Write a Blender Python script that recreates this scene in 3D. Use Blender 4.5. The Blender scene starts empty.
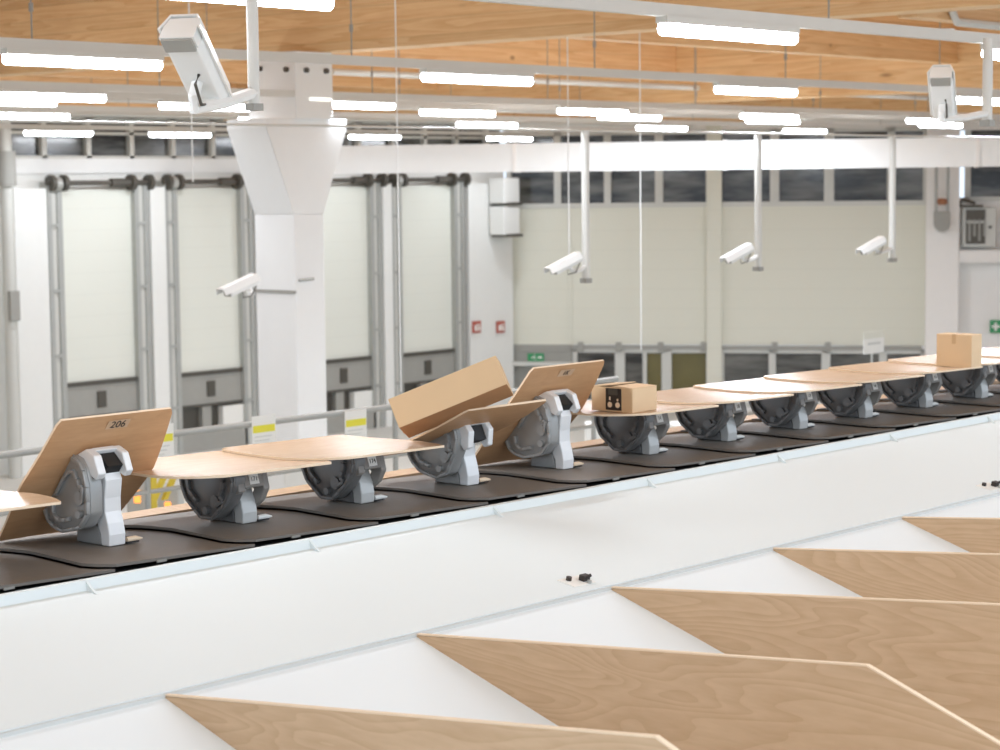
import bpy, bmesh, math, random
from mathutils import Vector, Matrix
random.seed(7)
SC = bpy.context.scene
COL = SC.collection

# ------------------------------------------------------------------ camera
F = 2100.0
p = math.atan(194/2100.); AZ = math.atan2(1871, 2100); R = .0105
CAM = Vector((0, 0, 4.3))
d = Vector((math.cos(AZ)*math.cos(p), math.sin(AZ)*math.cos(p), -math.sin(p)))
r0 = Vector((math.sin(AZ), -math.cos(AZ), 0)); u0 = r0.cross(d)
right = math.cos(R)*r0 - math.sin(R)*u0
up = math.sin(R)*r0 + math.cos(R)*u0
cam = bpy.data.cameras.new('camera'); co = bpy.data.objects.new('camera', cam); COL.objects.link(co)
co.matrix_world = Matrix(((right.x, up.x, -d.x, CAM.x), (right.y, up.y, -d.y, CAM.y), (right.z, up.z, -d.z, CAM.z), (0, 0, 0, 1)))
cam.sensor_width = 36; cam.lens = 36*F/1000; cam.clip_end = 300
cam.dof.use_dof = True; cam.dof.focus_distance = 9.6; cam.dof.aperture_fstop = 4.2
SC.camera = co
def ray(u, v): return d + (u-500)/F*right - (v-375)/F*up
def on_y(u, v, Y):
    r = ray(u, v); return CAM + r*((Y-CAM.y)/r.y)

# ------------------------------------------------------------------ materials
def newmat(name):
    m = bpy.data.materials.new(name); m.use_nodes = True
    nt = m.node_tree; b = nt.nodes['Principled BSDF']; return m, nt, b
def lin(c): return tuple(((x/255)/12.92 if x/255 <= .04045 else ((x/255+.055)/1.055)**2.4) for x in c) + (1,)
def mat(name, rgb, rough=.5, metal=0, var=.06, scale=6, bump=0, spec=.5):
    m, nt, b = newmat(name)
    c = lin(rgb)
    tc = nt.nodes.new('ShaderNodeTexCoord'); n = nt.nodes.new('ShaderNodeTexNoise')
    n.inputs['Scale'].default_value = scale; n.inputs['Detail'].default_value = 5
    nt.links.new(tc.outputs['Object'], n.inputs['Vector'])
    mx = nt.nodes.new('ShaderNodeMix'); mx.data_type = 'RGBA'
    mx.inputs[6].default_value = tuple(x*(1-var) for x in c[:3])+(1,)
    mx.inputs[7].default_value = tuple(min(1, x*(1+var)) for x in c[:3])+(1,)
    nt.links.new(n.outputs['Fac'], mx.inputs[0]); nt.links.new(mx.outputs[2], b.inputs['Base Color'])
    b.inputs['Roughness'].default_value = rough; b.inputs['Metallic'].default_value = metal
    b.inputs['Specular IOR Level'].default_value = spec
    if bump:
        bp = nt.nodes.new('ShaderNodeBump'); bp.inputs['Strength'].default_value = bump
        n2 = nt.nodes.new('ShaderNodeTexNoise'); n2.inputs['Scale'].default_value = 180
        nt.links.new(tc.outputs['Object'], n2.inputs['Vector'])
        nt.links.new(n2.outputs['Fac'], bp.inputs['Height']); nt.links.new(bp.outputs['Normal'], b.inputs['Normal'])
    return m
def wood(name, dark, light, stretch=(1, 1, 1), rings=9, rough=.45, knots=0, lam=0, ringamt=.35):
    m, nt, b = newmat(name); N = nt.nodes; L = nt.links
    tc = N.new('ShaderNodeTexCoord'); mp = N.new('ShaderNodeMapping'); mp.inputs['Scale'].default_value = stretch
    oi = N.new('ShaderNodeObjectInfo'); mu = N.new('ShaderNodeMath'); mu.operation = 'MULTIPLY'; mu.inputs[1].default_value = 37
    L.new(oi.outputs['Random'], mu.inputs[0])
    L.new(tc.outputs['Object'], mp.inputs['Vector'])
    ad = N.new('ShaderNodeVectorMath'); ad.operation = 'ADD'; L.new(mp.outputs['Vector'], ad.inputs[0]); L.new(mu.outputs[0], ad.inputs[1])
    n = N.new('ShaderNodeTexNoise'); n.inputs['Scale'].default_value = 1; n.inputs['Detail'].default_value = 2; n.inputs['Roughness'].default_value = .45
    n.inputs['Distortion'].default_value = .3
    L.new(ad.outputs[0], n.inputs['Vector'])
    m1 = N.new('ShaderNodeMath'); m1.operation = 'MULTIPLY'; m1.inputs[1].default_value = rings; L.new(n.outputs['Fac'], m1.inputs[0])
    fr = N.new('ShaderNodeMath'); fr.operation = 'FRACT'; L.new(m1.outputs[0], fr.inputs[0])
    rp = N.new('ShaderNodeValToRGB'); rp.color_ramp.elements[0].color = (0, 0, 0, 1); rp.color_ramp.elements[1].color = (.75, .75, .75, 1)
    e = rp.color_ramp.elements.new(.85); e.color = (1, 1, 1, 1); e = rp.color_ramp.elements.new(.5); e.color = (.65, .65, .65, 1)
    L.new(fr.outputs[0], rp.inputs['Fac'])
    fine = N.new('ShaderNodeTexNoise'); fine.inputs['Scale'].default_value = 14; fine.inputs['Detail'].default_value = 6; L.new(ad.outputs[0], fine.inputs['Vector'])
    mxf = N.new('ShaderNodeMix'); mxf.inputs[0].default_value = ringamt
    L.new(fine.outputs['Fac'], mxf.inputs[2]); L.new(rp.outputs['Color'], mxf.inputs[3])
    mx = N.new('ShaderNodeMix'); mx.data_type = 'RGBA'; mx.inputs[6].default_value = lin(dark); mx.inputs[7].default_value = lin(light)
    L.new(mxf.outputs[0], mx.inputs[0])
    out = mx.outputs[2]
    if knots:
        v = N.new('ShaderNodeTexVoronoi'); v.inputs['Scale'].default_value = knots; mpk = N.new('ShaderNodeMapping'); mpk.inputs['Scale'].default_value = (1, .45, 1.6)
        L.new(tc.outputs['Object'], mpk.inputs['Vector']); L.new(mpk.outputs['Vector'], v.inputs['Vector'])
        r2 = N.new('ShaderNodeValToRGB'); r2.color_ramp.elements[0].position = .035; r2.color_ramp.elements[0].color = (.30, .19, .12, 1)
        r2.color_ramp.elements[1].position = .10; r2.color_ramp.elements[1].color = (1, 1, 1, 1); L.new(v.outputs['Distance'], r2.inputs['Fac'])
        mk = N.new('ShaderNodeMix'); mk.data_type = 'RGBA'; mk.blend_type = 'MULTIPLY'; mk.inputs[0].default_value = .75
        L.new(out, mk.inputs[6]); L.new(r2.outputs['Color'], mk.inputs[7]); out = mk.outputs[2]
    if lam:
        sx = N.new('ShaderNodeSeparateXYZ'); L.new(tc.outputs['Object'], sx.inputs[0])
        ml = N.new('ShaderNodeMath'); ml.operation = 'MULTIPLY'; ml.inputs[1].default_value = 1/lam; L.new(sx.outputs['Z'], ml.inputs[0])
        f2 = N.new('ShaderNodeMath'); f2.operation = 'FRACT'; L.new(ml.outputs[0], f2.inputs[0])
        r3 = N.new('ShaderNodeValToRGB'); r3.color_ramp.elements[0].position = 0; r3.color_ramp.elements[0].color = (.72, .66, .6, 1)
        r3.color_ramp.elements[1].position = .07; r3.color_ramp.elements[1].color = (1, 1, 1, 1); L.new(f2.outputs[0], r3.inputs['Fac'])
        fl = N.new('ShaderNodeMath'); fl.operation = 'FLOOR'; L.new(ml.outputs[0], fl.inputs[0])
        wn = N.new('ShaderNodeTexWhiteNoise'); wn.noise_dimensions = '1D'; L.new(fl.outputs[0], wn.inputs['W'])
        mr = N.new('ShaderNodeMapRange'); mr.inputs[3].default_value = .86; mr.inputs[4].default_value = 1.08; L.new(wn.outputs['Value'], mr.inputs[0])
        for src in (r3.outputs['Color'], mr.outputs[0]):
            mk = N.new('ShaderNodeMix'); mk.data_type = 'RGBA'; mk.blend_type = 'MULTIPLY'; mk.inputs[0].default_value = 1
            L.new(out, mk.inputs[6]); L.new(src, mk.inputs[7]); out = mk.outputs[2]
    L.new(out, b.inputs['Base Color']); b.inputs['Roughness'].default_value = rough
    return m
def emit(name, rgb, s):
    m, nt, b = newmat(name)
    b.inputs['Base Color'].default_value = lin(rgb); b.inputs['Emission Color'].default_value = lin(rgb); b.inputs['Emission Strength'].default_value = s
    return m
def panelmat(name, rgb, period, axis='Z', depth=.85, rough=.55):      # wall sheets with thin joints
    m, nt, b = newmat(name); N = nt.nodes; L = nt.links
    tc = N.new('ShaderNodeTexCoord'); sx = N.new('ShaderNodeSeparateXYZ'); L.new(tc.outputs['Object'], sx.inputs[0])
    ml = N.new('ShaderNodeMath'); ml.operation = 'MULTIPLY'; ml.inputs[1].default_value = 1/period; L.new(sx.outputs[axis], ml.inputs[0])
    f2 = N.new('ShaderNodeMath'); f2.operation = 'FRACT'; L.new(ml.outputs[0], f2.inputs[0])
    rp = N.new('ShaderNodeValToRGB'); c = lin(rgb)
    rp.color_ramp.elements[0].color = tuple(x*depth for x in c[:3])+(1,); rp.color_ramp.elements[1].position = .08; rp.color_ramp.elements[1].color = c
    L.new(f2.outputs[0], rp.inputs['Fac']); L.new(rp.outputs['Color'], b.inputs['Base Color']); b.inputs['Roughness'].default_value = rough
    return m
M = dict(
    white=mat('white_enamel', (226, 232, 230), .6, var=.015, scale=1.2, spec=.15),
    chute=mat('chute_white', (234, 239, 238), .6, var=.012, scale=1.5, spec=.15),
    wallw=mat('white_plaster', (232, 231, 225), .8, var=.02),
    wallr=mat('white_plaster_warm', (242, 238, 232), .8, var=.02),
    column=mat('painted_concrete', (238, 238, 235), .7, var=.015),
    curtain=panelmat('door_sheet', (226, 226, 214), .45, depth=.96),
    cream=panelmat('cream_cladding', (222, 220, 204), .5, depth=.95),
    steel=mat('galvanised_steel', (172, 172, 166), .45, .25, var=.08, scale=9),
    dsteel=mat('dark_steel', (88, 84, 76), .5, .3),
    greypan=mat('grey_panel', (158, 156, 148), .6, var=.05),
    alu=mat('window_frame_grey', (205, 204, 196), .5, .1, var=.03),
    glass=None,
    rail=mat('light_trunking', (214, 212, 204), .5, var=.03),
    trunk2=mat('grey_pipe', (160, 156, 148), .5, var=.03),
    tube=emit('tube_glow', (255, 254, 250), 24),
    floor=mat('pale_floor', (206, 204, 196), .6, var=.05, scale=.8),
    mats=mat('grey_rubber_plate', (122, 116, 108), .55, var=.07, scale=25, bump=.08),
    black=mat('black_gap', (26, 25, 24), .6),
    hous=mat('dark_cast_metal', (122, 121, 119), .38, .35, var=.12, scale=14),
    hous_lit=mat('lit_cast_metal', (160, 160, 157), .34, .3, var=.1, scale=12),  # lit copy of the housing metal, light on tilted faces painted in
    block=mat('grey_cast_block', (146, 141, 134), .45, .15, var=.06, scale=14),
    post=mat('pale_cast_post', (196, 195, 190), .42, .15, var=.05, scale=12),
    litpost=mat('lit_cast_post', (236, 236, 234), .38, .15, var=.05, scale=12),  # lit copy of post and block metal for the tilted carriages
    label=mat('label_white', (236, 234, 226), .6, var=.01),
    tan=mat('label_tan', (205, 172, 138), .6, var=.04),
    ink=mat('label_ink', (52, 45, 40), .6),
    yellow=mat('label_yellow', (232, 222, 60), .6, var=.03),
    yellowp=mat('yellow_paint', (214, 190, 60), .5, var=.05),
    orange=emit('orange_lamp', (255, 170, 70), 1.0),
    seam=mat('joint_grey', (205, 205, 200), .6),
    red=mat('sign_red', (178, 92, 76), .6),
    green=mat('sign_green', (62, 150, 96), .6),
    camw=mat('camera_white', (232, 231, 226), .4, var=.02),
    brown=mat('knob_brown', (160, 110, 80), .5),
    ply=wood('plywood_board', (186, 152, 114), (216, 186, 150), (2.2, .6, 3.6), 24, .5, ringamt=.34),
    plyedge=mat('plywood_edge', (238, 214, 182), .6, var=.05, scale=20),
    tray=wood('birch_tray', (196, 166, 134), (216, 188, 156), (.8, 4, 2), 6, .27, ringamt=.2),
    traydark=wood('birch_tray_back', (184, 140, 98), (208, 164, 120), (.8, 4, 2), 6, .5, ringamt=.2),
    glulam=wood('glulam_timber', (218, 166, 106), (254, 222, 170), (3, .25, 5), 9, .6, knots=1.3, lam=.21, ringamt=.4),
    glulamx=wood('glulam_timber_x', (216, 162, 104), (250, 214, 162), (.25, 3, 5), 9, .6, knots=1.3, lam=.21, ringamt=.4),
    deck=wood('roof_decking', (222, 172, 124), (244, 200, 152), (.4, 3, 3), 5, .7, ringamt=.25),
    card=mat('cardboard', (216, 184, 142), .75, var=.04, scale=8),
    card_lit=mat('cardboard_lit', (226, 196, 156), .75, var=.04, scale=8),  # paler cardboard copy, painted as the faces that catch light
    card_shade=mat('cardboard_shade', (172, 124, 80), .8, var=.06, scale=8),  # darker cardboard copy for a face in shade
    tape=mat('parcel_tape', (196, 160, 116), .35),
    machine=mat('machine_grey', (176, 175, 168), .5, var=.05),
    machw=mat('machine_white', (222, 221, 214), .5, var=.03),
)
def glassmat():
    m, nt, b = newmat('night_glass'); N = nt.nodes; L = nt.links
    tc = N.new('ShaderNodeTexCoord'); mp = N.new('ShaderNodeMapping'); mp.inputs['Scale'].default_value = (.5, .5, 2.4)
    n = N.new('ShaderNodeTexNoise'); n.inputs['Scale'].default_value = 1.3; n.inputs['Detail'].default_value = 3
    L.new(tc.outputs['Object'], mp.inputs[0]); L.new(mp.outputs[0], n.inputs['Vector'])
    rp = N.new('ShaderNodeValToRGB'); rp.color_ramp.elements[0].position = .38; rp.color_ramp.elements[0].color = lin((38, 38, 36))
    rp.color_ramp.elements[1].position = .68; rp.color_ramp.elements[1].color = lin((112, 111, 105))
    L.new(n.outputs['Fac'], rp.inputs['Fac']); L.new(rp.outputs['Color'], b.inputs['Base Color'])
    b.inputs['Roughness'].default_value = .12
    return m
M['glass'] = glassmat()
M['olive'] = mat('olive_glass', (104, 96, 52), .2, var=.25, scale=2)

# ------------------------------------------------------------------ helpers
class MB:
    def __init__(s): s.v = []; s.f = []; s.m = []; s.mats = []
    def mi(s, m):
        if m not in s.mats: s.mats.append(m)
        return s.mats.index(m)
    def add(s, vs, fs, m):
        o = len(s.v); s.v += [Vector(x) for x in vs]; i = s.mi(m)
        for f in fs: s.f.append([o+k for k in f]); s.m.append(i)
        return s
    def box(s, a, b, m):
        (x0, y0, z0), (x1, y1, z1) = a, b
        return s.add([(x0,y0,z0),(x1,y0,z0),(x1,y1,z0),(x0,y1,z0),(x0,y0,z1),(x1,y0,z1),(x1,y1,z1),(x0,y1,z1)],
                     [(0,3,2,1),(4,5,6,7),(0,1,5,4),(1,2,6,5),(2,3,7,6),(3,0,4,7)], m)
    def para(s, o, a, b, c, m):
        o, a, b, c = map(Vector, (o, a, b, c))
        vs = [o, o+a, o+a+b, o+b, o+c, o+a+c, o+a+b+c, o+b+c]
        return s.add(vs, [(0,3,2,1),(4,5,6,7),(0,1,5,4),(1,2,6,5),(2,3,7,6),(3,0,4,7)], m)
    def prism(s, pts, x0, x1, m, ax='X', mside=None):      # polygon pts in the other two axes, extruded along ax
        def P(q, t):
            return {'X': (t, q[0], q[1]), 'Y': (q[0], t, q[1]), 'Z': (q[0], q[1], t)}[ax]
        n = len(pts); o = [P(q, x0) for q in pts] + [P(q, x1) for q in pts]
        s.add(o, [list(range(n))[::-1], list(range(n, 2*n))], m)
        s.add(o, [(i, (i+1) % n, n+(i+1) % n, n+i) for i in range(n)], mside or m)
        return s
    def tube(s, pts, r, m, n=10, cap=True):
        pts = [Vector(q) for q in pts]; rings = []
        rr = r if isinstance(r, (list, tuple)) else [r]*len(pts)
        for i, q in enumerate(pts):
            t = (pts[min(i+1, len(pts)-1)] - pts[max(i-1, 0)]).normalized()
            a = t.orthogonal().normalized() if abs(t.z) > .99 else t.cross(Vector((0, 0, 1))).normalized()
            b = t.cross(a)
            rings.append([q + (a*math.cos(2*math.pi*k/n)+b*math.sin(2*math.pi*k/n))*rr[i] for k in range(n)])
        vs = [v for g in rings for v in g]; fs = []
        for i in range(len(pts)-1):
            for k in range(n): fs.append((i*n+k, i*n+(k+1) % n, (i+1)*n+(k+1) % n, (i+1)*n+k))
        if cap: fs += [list(range(n))[::-1], [(len(pts)-1)*n+k for k in range(n)]]
        return s.add(vs, fs, m)
    def build(s, name, parent=None, bevel=0, smooth=False, loc=None, xf=None):
        me = bpy.data.meshes.new(name)
        vs = [xf @ v for v in s.v] if xf else s.v
        me.from_pydata([tuple(v) for v in vs], [], s.f)
        for m in s.mats: me.materials.append(M[m] if isinstance(m, str) else m)
        for pl, i in zip(me.polygons, s.m): pl.material_index = i
        bm = bmesh.new(); bm.from_mesh(me); bmesh.ops.remove_doubles(bm, verts=bm.verts, dist=1e-5)
        bmesh.ops.recalc_face_normals(bm, faces=bm.faces); bm.to_mesh(me); bm.free()
        if smooth:
            for pl in me.polygons: pl.use_smooth = True
        o = bpy.data.objects.new(name, me); COL.objects.link(o)
        if parent: o.parent = parent
        if loc: o.location = loc
        if bevel:
            md = o.modifiers.new('bevel', 'BEVEL'); md.width = bevel; md.segments = 2; md.limit_method = 'ANGLE'; md.angle_limit = .6
        if smooth:
            md = o.modifiers.new('en', 'EDGE_SPLIT'); md.split_angle = .7
        return o
def tag(o, label=None, cat=None, group=None, kind=None):
    if label: o['label'] = label
    if cat: o['category'] = cat
    if group: o['group'] = group
    if kind: o['kind'] = kind
    return o
def thing(name, label, cat, loc=(0, 0, 0), group=None, kind=None):
    o = bpy.data.objects.new(name, None); COL.objects.link(o); o.location = loc; o.empty_display_size = .1
    return tag(o, label, cat, group, kind)
def text(body, size, m, xf, parent, name='lettering', ext=.0006):
    cu = bpy.data.curves.new(name, 'FONT'); cu.body = body; cu.size = size; cu.extrude = ext; cu.align_x = 'CENTER'; cu.align_y = 'CENTER'
    cu.materials.append(M[m]); o = bpy.data.objects.new(name, cu); COL.objects.link(o); o.parent = parent
    dg = bpy.context.evaluated_depsgraph_get(); me = bpy.data.meshes.new_from_object(o.evaluated_get(dg)); me.materials.clear(); me.materials.append(M[m])
    bpy.data.objects.remove(o); o = bpy.data.objects.new(name, me); COL.objects.link(o); o.parent = parent
    o.matrix_local = xf; return o
def copy_tree(o, parent=None):
    c = o.copy(); COL.objects.link(c); c.parent = parent
    for ch in list(o.children): copy_tree(ch, c)
    return c
def arc(cx, cy, r, a0, a1, n): return [(cx+r*math.cos(math.radians(a0+(a1-a0)*i/n)), cy+r*math.sin(math.radians(a0+(a1-a0)*i/n))) for i in range(n+1)]

FLOOR = -1.6
# ------------------------------------------------------------------ room shell
tag(MB().box((-30, -30, FLOOR-.2), (75, 40, FLOOR), 'floor').build('floor'), 'pale hall floor', 'floor', kind='structure')
YW = 36.0
CR = Vector((40.63, 36.0, 0)); DR = Vector((.525, -.851, 0)).normalized(); NR = Vector((DR.y, -DR.x, 0))   # NR points to the camera side
if NR.dot(d) > 0: NR = -NR
XR = Matrix(((DR.x, -NR.x, 0, CR.x), (DR.y, -NR.y, 0, CR.y), (0, 0, 1, 0), (0, 0, 0, 1)))                    # local x along wall, y into wall
def wr(u, v):
    r = ray(u, v); t = (CR-CAM).dot(NR)/r.dot(NR); P = CAM+r*t; return (P-CR).dot(DR), P.z
ZTOP = 7.4
# left wall (dock doors)
b = MB(); b.box((-10, YW, FLOOR), (40.63, YW+.3, 4.86), 'wallw'); b.box((-10, YW, 5.72), (40.63, YW+.3, ZTOP), 'wallw')
b.box((-10, YW-.06, 4.55), (40.63, YW, 4.86), 'column')
tag(b.build('wall_left'), kind='structure')
# clerestory strip of dark windows in the left wall
w = thing('window_1', 'strip of dark clerestory windows above the dock doors', 'window', (0, YW, 0), kind='structure')
g = MB().box((-10, .12, 4.86), (40.63, .16, 5.72), 'glass').build('pane', w)
f = MB(); x = -9.0
while x < 40.5:
    f.box((x-.06, 0, 4.86), (x+.06, .12, 5.72), 'alu'); x += 1.14
f.box((-10, 0, 4.84), (40.63, .12, 4.92), 'alu').box((-10, 0, 5.36), (40.63, .12, 5.42), 'alu').box((-10, 0, 5.68), (40.63, .12, 5.74), 'alu')
f.build('window_frame', w)

# right wall, cream cladding between window strips
zc0 = wr(700, 345)[1]; zc1 = wr(700, 204)[1]; zg0 = wr(700, 134)[1]
sP0 = wr(925, 300)[0]; sP1 = wr(958, 300)[0]
b = MB()
b.box((0, 0, zc0), (sP0, .3, zc1), 'cream')
b.box((0, 0, zg0), (30, .3, ZTOP), 'wallr')
b.box((sP1, .25, FLOOR), (30, .5, zc1+.1), 'wallr')
b.box((0, 0, FLOOR), (sP0, .3, FLOOR+.25), 'wallr')
tag(b.build('wall_right', xf=XR), kind='structure')
zt = wr(940, 120)[1]
tag(MB().box((sP0, -.35, FLOOR), (sP1, .5, ZTOP), 'wallr').build('wall_right_pier', xf=XR, bevel=.02), kind='structure')
s0, s1 = wr(707, 300)[0], wr(722, 300)[0]
tag(MB().box((s0, -.15, FLOOR), (s1, 0, ZTOP-.1), 'cream').build('trim_1', xf=XR), kind='structure')
# thin vertical joints + hinge strip
for i, u in enumerate((570,)):
    s = wr(u, 280)[0]
    tag(MB().box((s-.05, -.03, zc0), (s+.05, 0, zc1), 'cream').build('trim_2', xf=XR), kind='structure')
# upper windows right wall
def wall_window(name, panes, z0, z1, label, hinge=False):
    w = thing(name, label, 'window', kind='structure')
    ss = [(wr(a, 190)[0], wr(c, 190)[0], m) for a, c, m in panes]
    lo, hi = ss[0][0]-.12, ss[-1][1]+.12
    for a, c, m in ss:
        MB().box((a, .1, z0), (c, .13, z1), m).build('pane', w, xf=XR)
    fr = MB(); xs = [lo]+[v for a, c, m in ss for v in (a, c)]+[hi]
    for k in range(0, len(xs), 2): fr.box((xs[k], -.02, z0-.1), (xs[k+1], .14, z1+.1), 'alu')
    fr.box((lo, -.04, z0-.12), (hi, .14, z0), 'alu').box((lo, -.02, z1), (hi, .14, z1+.1), 'alu')
    fr.build('window_frame', w, xf=XR)
    return w
zu0 = wr(700, 203)[1]
wall_window('window_2', [(511,554,'glass'),(561,604,'glass'),(611,655,'glass'),(663,706,'glass')], zu0+.02, zg0, 'dark upper windows left of the cream wall post')
wall_window('window_3', [(722,770,'glass'),(779,824,'glass'),(834,887,'glass'),(895,923,'glass')], zu0+.02, zg0, 'dark upper windows right of the cream wall post')
zl1 = wr(700, 353)[1]; zl0 = wr(700, 402)[1]
wall_window('window_4', [(576,614,'glass'),(624,642,'glass'),(646,661,'olive'),(671,706,'olive')], zl0, zl1, 'low dark windows left of the cream wall post')
wall_window('window_5', [(724,769,'glass'),(776,822,'glass'),(831,880,'glass'),(888,922,'glass')], zl0, zl1, 'low dark windows right of the cream wall post')
sA, sB = wr(971, 180)[0], wr(1030, 180)[0]
w = thing('window_6', 'dark window above the wall ledge at far right', 'window', kind='structure')
MB().box((sA, .22, wr(980, 197)[1]), (sB, .24, wr(980, 120)[1]), 'glass').build('pane', w, xf=XR)
MB().box((sA-.15, .18, wr(980, 201)[1]), (sB, .25, wr(980, 197)[1]), 'alu').box((sA-.15, .18, wr(980, 201)[1]), (sA, .25, wr(980, 120)[1]), 'alu').build('window_frame', w, xf=XR)
# hinges band
b = MB()
for u in (581, 619, 661, 704, 775, 828, 880):
    s, z = wr(u, 346); b.box((s-.07, -.1, z-.14), (s+.07, -.04, z+.10), 'greypan')
z = wr(700, 347)[1]
b.box((wr(572, 347)[0], -.08, z-.05), (wr(922, 347)[0], -.04, z+.05), 'greypan')
tag(b.build('window_shading_rail', xf=XR), 'thin grey rail with small hinges above the low windows', 'rail')
b = MB(); b.box((wr(505, 355)[0], -.06, wr(540, 361)[1]), (wr(572, 355)[0], 0, wr(540, 352)[1]), 'greypan')
b.box((wr(505, 355)[0], -.3, wr(540, 365)[1]), (wr(572, 355)[0], 0, wr(540, 361)[1]), 'alu')
b.box((wr(505, 355)[0], 0, FLOOR), (wr(572, 355)[0], .2, zc0), 'greypan')
tag(b.build('trim_3', xf=XR), kind='structure')
# ledge at the right
b = MB(); b.box((sP1-.05, -.25, wr(980, 262)[1]), (30, .3, wr(980, 250)[1]), 'wallr')
tag(b.build('trim_4', xf=XR), kind='structure')
# ceiling
tag(MB().box((-12, 2, 7.4), (75, 40, 7.55), 'deck').build('ceiling'), kind='structure')

# ------------------------------------------------------------------ dock doors
def zat(u, v, Y=YW): return on_y(u, v, Y).z
dz_rod = 4.33
for i, (x0, x1, zc, kind) in enumerate([(26.16, 28.78, .16, 'first'), (29.22, 31.76, .14, 'second'), (33.33, 35.86, .12, 'third'), (36.18, 38.80, .10, 'fourth')]):
    pos = ['leftmost dock door, partly behind the raised tray', 'dock door just left of the flared column', 'dock door just right of the flared column', 'dock door nearest the corner, above the tilted carton'][i]
    t = thing('door_%d' % (i+1), 'tall white sectional ' + pos, 'door', (x0, YW, FLOOR), kind='structure')
    W = x1-x0; H = dz_rod-FLOOR; zb = zc-FLOOR
    MB().box((.36, -.16, zb), (W-.36, -.08, H-.12), 'curtain').build('door_curtain', t)
    # lower grey leaf with black handle
    low = MB(); low.box((.36, -.2, zb-.72), (W-.36, -.1, zb-.04), 'greypan').box((.30, -.24, zb-.06), (W-.3, -.08, zb+.03), 'dsteel')
    low.box((.36, -.22, zb-.76), (W-.36, -.1, zb-.70), 'dsteel')
    lo = low.build('door_panel', t)
    MB().box((W*.5-.12, -.25, zb-.55), (W*.5+.1, -.2, zb-.2), 'dsteel').build('door_handle', lo, bevel=.01)
    for sx in (0, W-.36):
        tr = MB(); tr.box((sx, -.3, 0), (sx+.1, -.04, H+.05), 'steel').box((sx+.24, -.3, 0), (sx+.36, -.04, H+.05), 'steel').box((sx+.1, -.26, 0), (sx+.24, -.04, H), 'alu')
        for k in range(4): tr.box((sx+.08, -.31, 1.0+k*1.35), (sx+.27, -.28, 1.06+k*1.35), 'steel')
        tr.build('door_track', t)
    sp = MB(); sp.tube([(-.02, -.3, H+.02), (W+.02, -.3, H+.02)], .055, 'dsteel')
    for cx in (.05, .36, W-.5, W-.02): sp.tube([(cx, -.3, H+.02), (cx+.1, -.3, H+.02)], .17, 'dsteel', 16)
    sp.tube([(.1, -.3, H+.0), (.30, -.3, H+.0)], .15, 'steel', 16)
    sp.tube([(W*.62, -.3, H+.02), (W*.88, -.3, H+.02)], .09, 'dsteel', 12)
    sp.build('spring_shaft', t, smooth=True)
    dk = MB(); dk.box((.36, -.06, 0), (W-.36, .0, zb-.76), 'dsteel').box((W*.40, -.2, .3), (W*.5, -.06, zb-.76), 'greypan')
    dk.box((W*.62, -.25, .45), (W*.86, -.07, zb-.80), 'label').box((.36, -.3, 0), (W-.3, -.07, .45), 'greypan')
    dk.build('loading_hatch', t)
# white wall piers between doors
for i, (a, c) in enumerate([(28.80, 29.20), (35.88, 36.16), (38.9, 40.55), (25.3, 26.1), (31.8, 33.3)]):
    tag(MB().box((a, YW-.35, FLOOR), (c, YW, 4.25), 'wallw').build('trim_%d' % (5+i)), kind='structure')
# low white kick panel brighter
b = MB(); b.tube([(25.02, YW-.5, FLOOR), (25.02, YW-.5, 5.8)], .13, 'alu', 14)
b.box((24.9, YW-.7, 1.6), (25.12, YW-.6, 2.2), 'greypan'); b.tube([(25.02, YW-.5, 4.3), (25.02, YW-.5, 5.0)], .2, 'greypan', 14)
tag(b.build('drain_pipe', smooth=True), 'upright pale pipe with a clamp at the left edge of the hall', 'pipe')

# corner loudspeaker boxes, fire signs
for k, (v0, v1, lab) in enumerate([(178, 203, 'upper white wall box in the hall corner'), (206, 234, 'lower white wall box in the hall corner')]):
    x0 = on_y(492, 200, YW-.5).x; x1 = on_y(508, 200, YW-.5).x
    t = thing('wall_box', lab, 'box', (x0, YW-.9, zat(500, v1)), 'white boxes in the hall corner')
    H = zat(500, v0)-zat(500, v1)
    MB().box((0, 0, 0), (x1-x0, .5, H), 'wallw').build('casing', t, bevel=.03)
    MB().box((.1, -.05, -.05), (x1-x0+.05, .5, .02), 'dsteel').build('bracket', t)
for (u, v, lab) in [(477, 327, 'small red and white fire sign nearer the fourth dock door'), (501, 327, 'small red fire sign beside the hall corner')]:
    P = on_y(u, v, YW-.4); t = thing('fire_sign', lab, 'sign', P, 'red fire signs on the corner wall')
    MB().box((-.15, 0, -.15), (.15, .03, .15), 'red').build('sign_plate', t)
    k = MB(); k.tube([(-.06, -.01, -.09), (-.06, -.01, .05)], .035, 'label', 8).box((.03, -.015, -.1), (.1, 0, .02), 'label').box((-.02, -.015, .04), (.1, 0, .07), 'label')
    k.build('pictogram', t)
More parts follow.
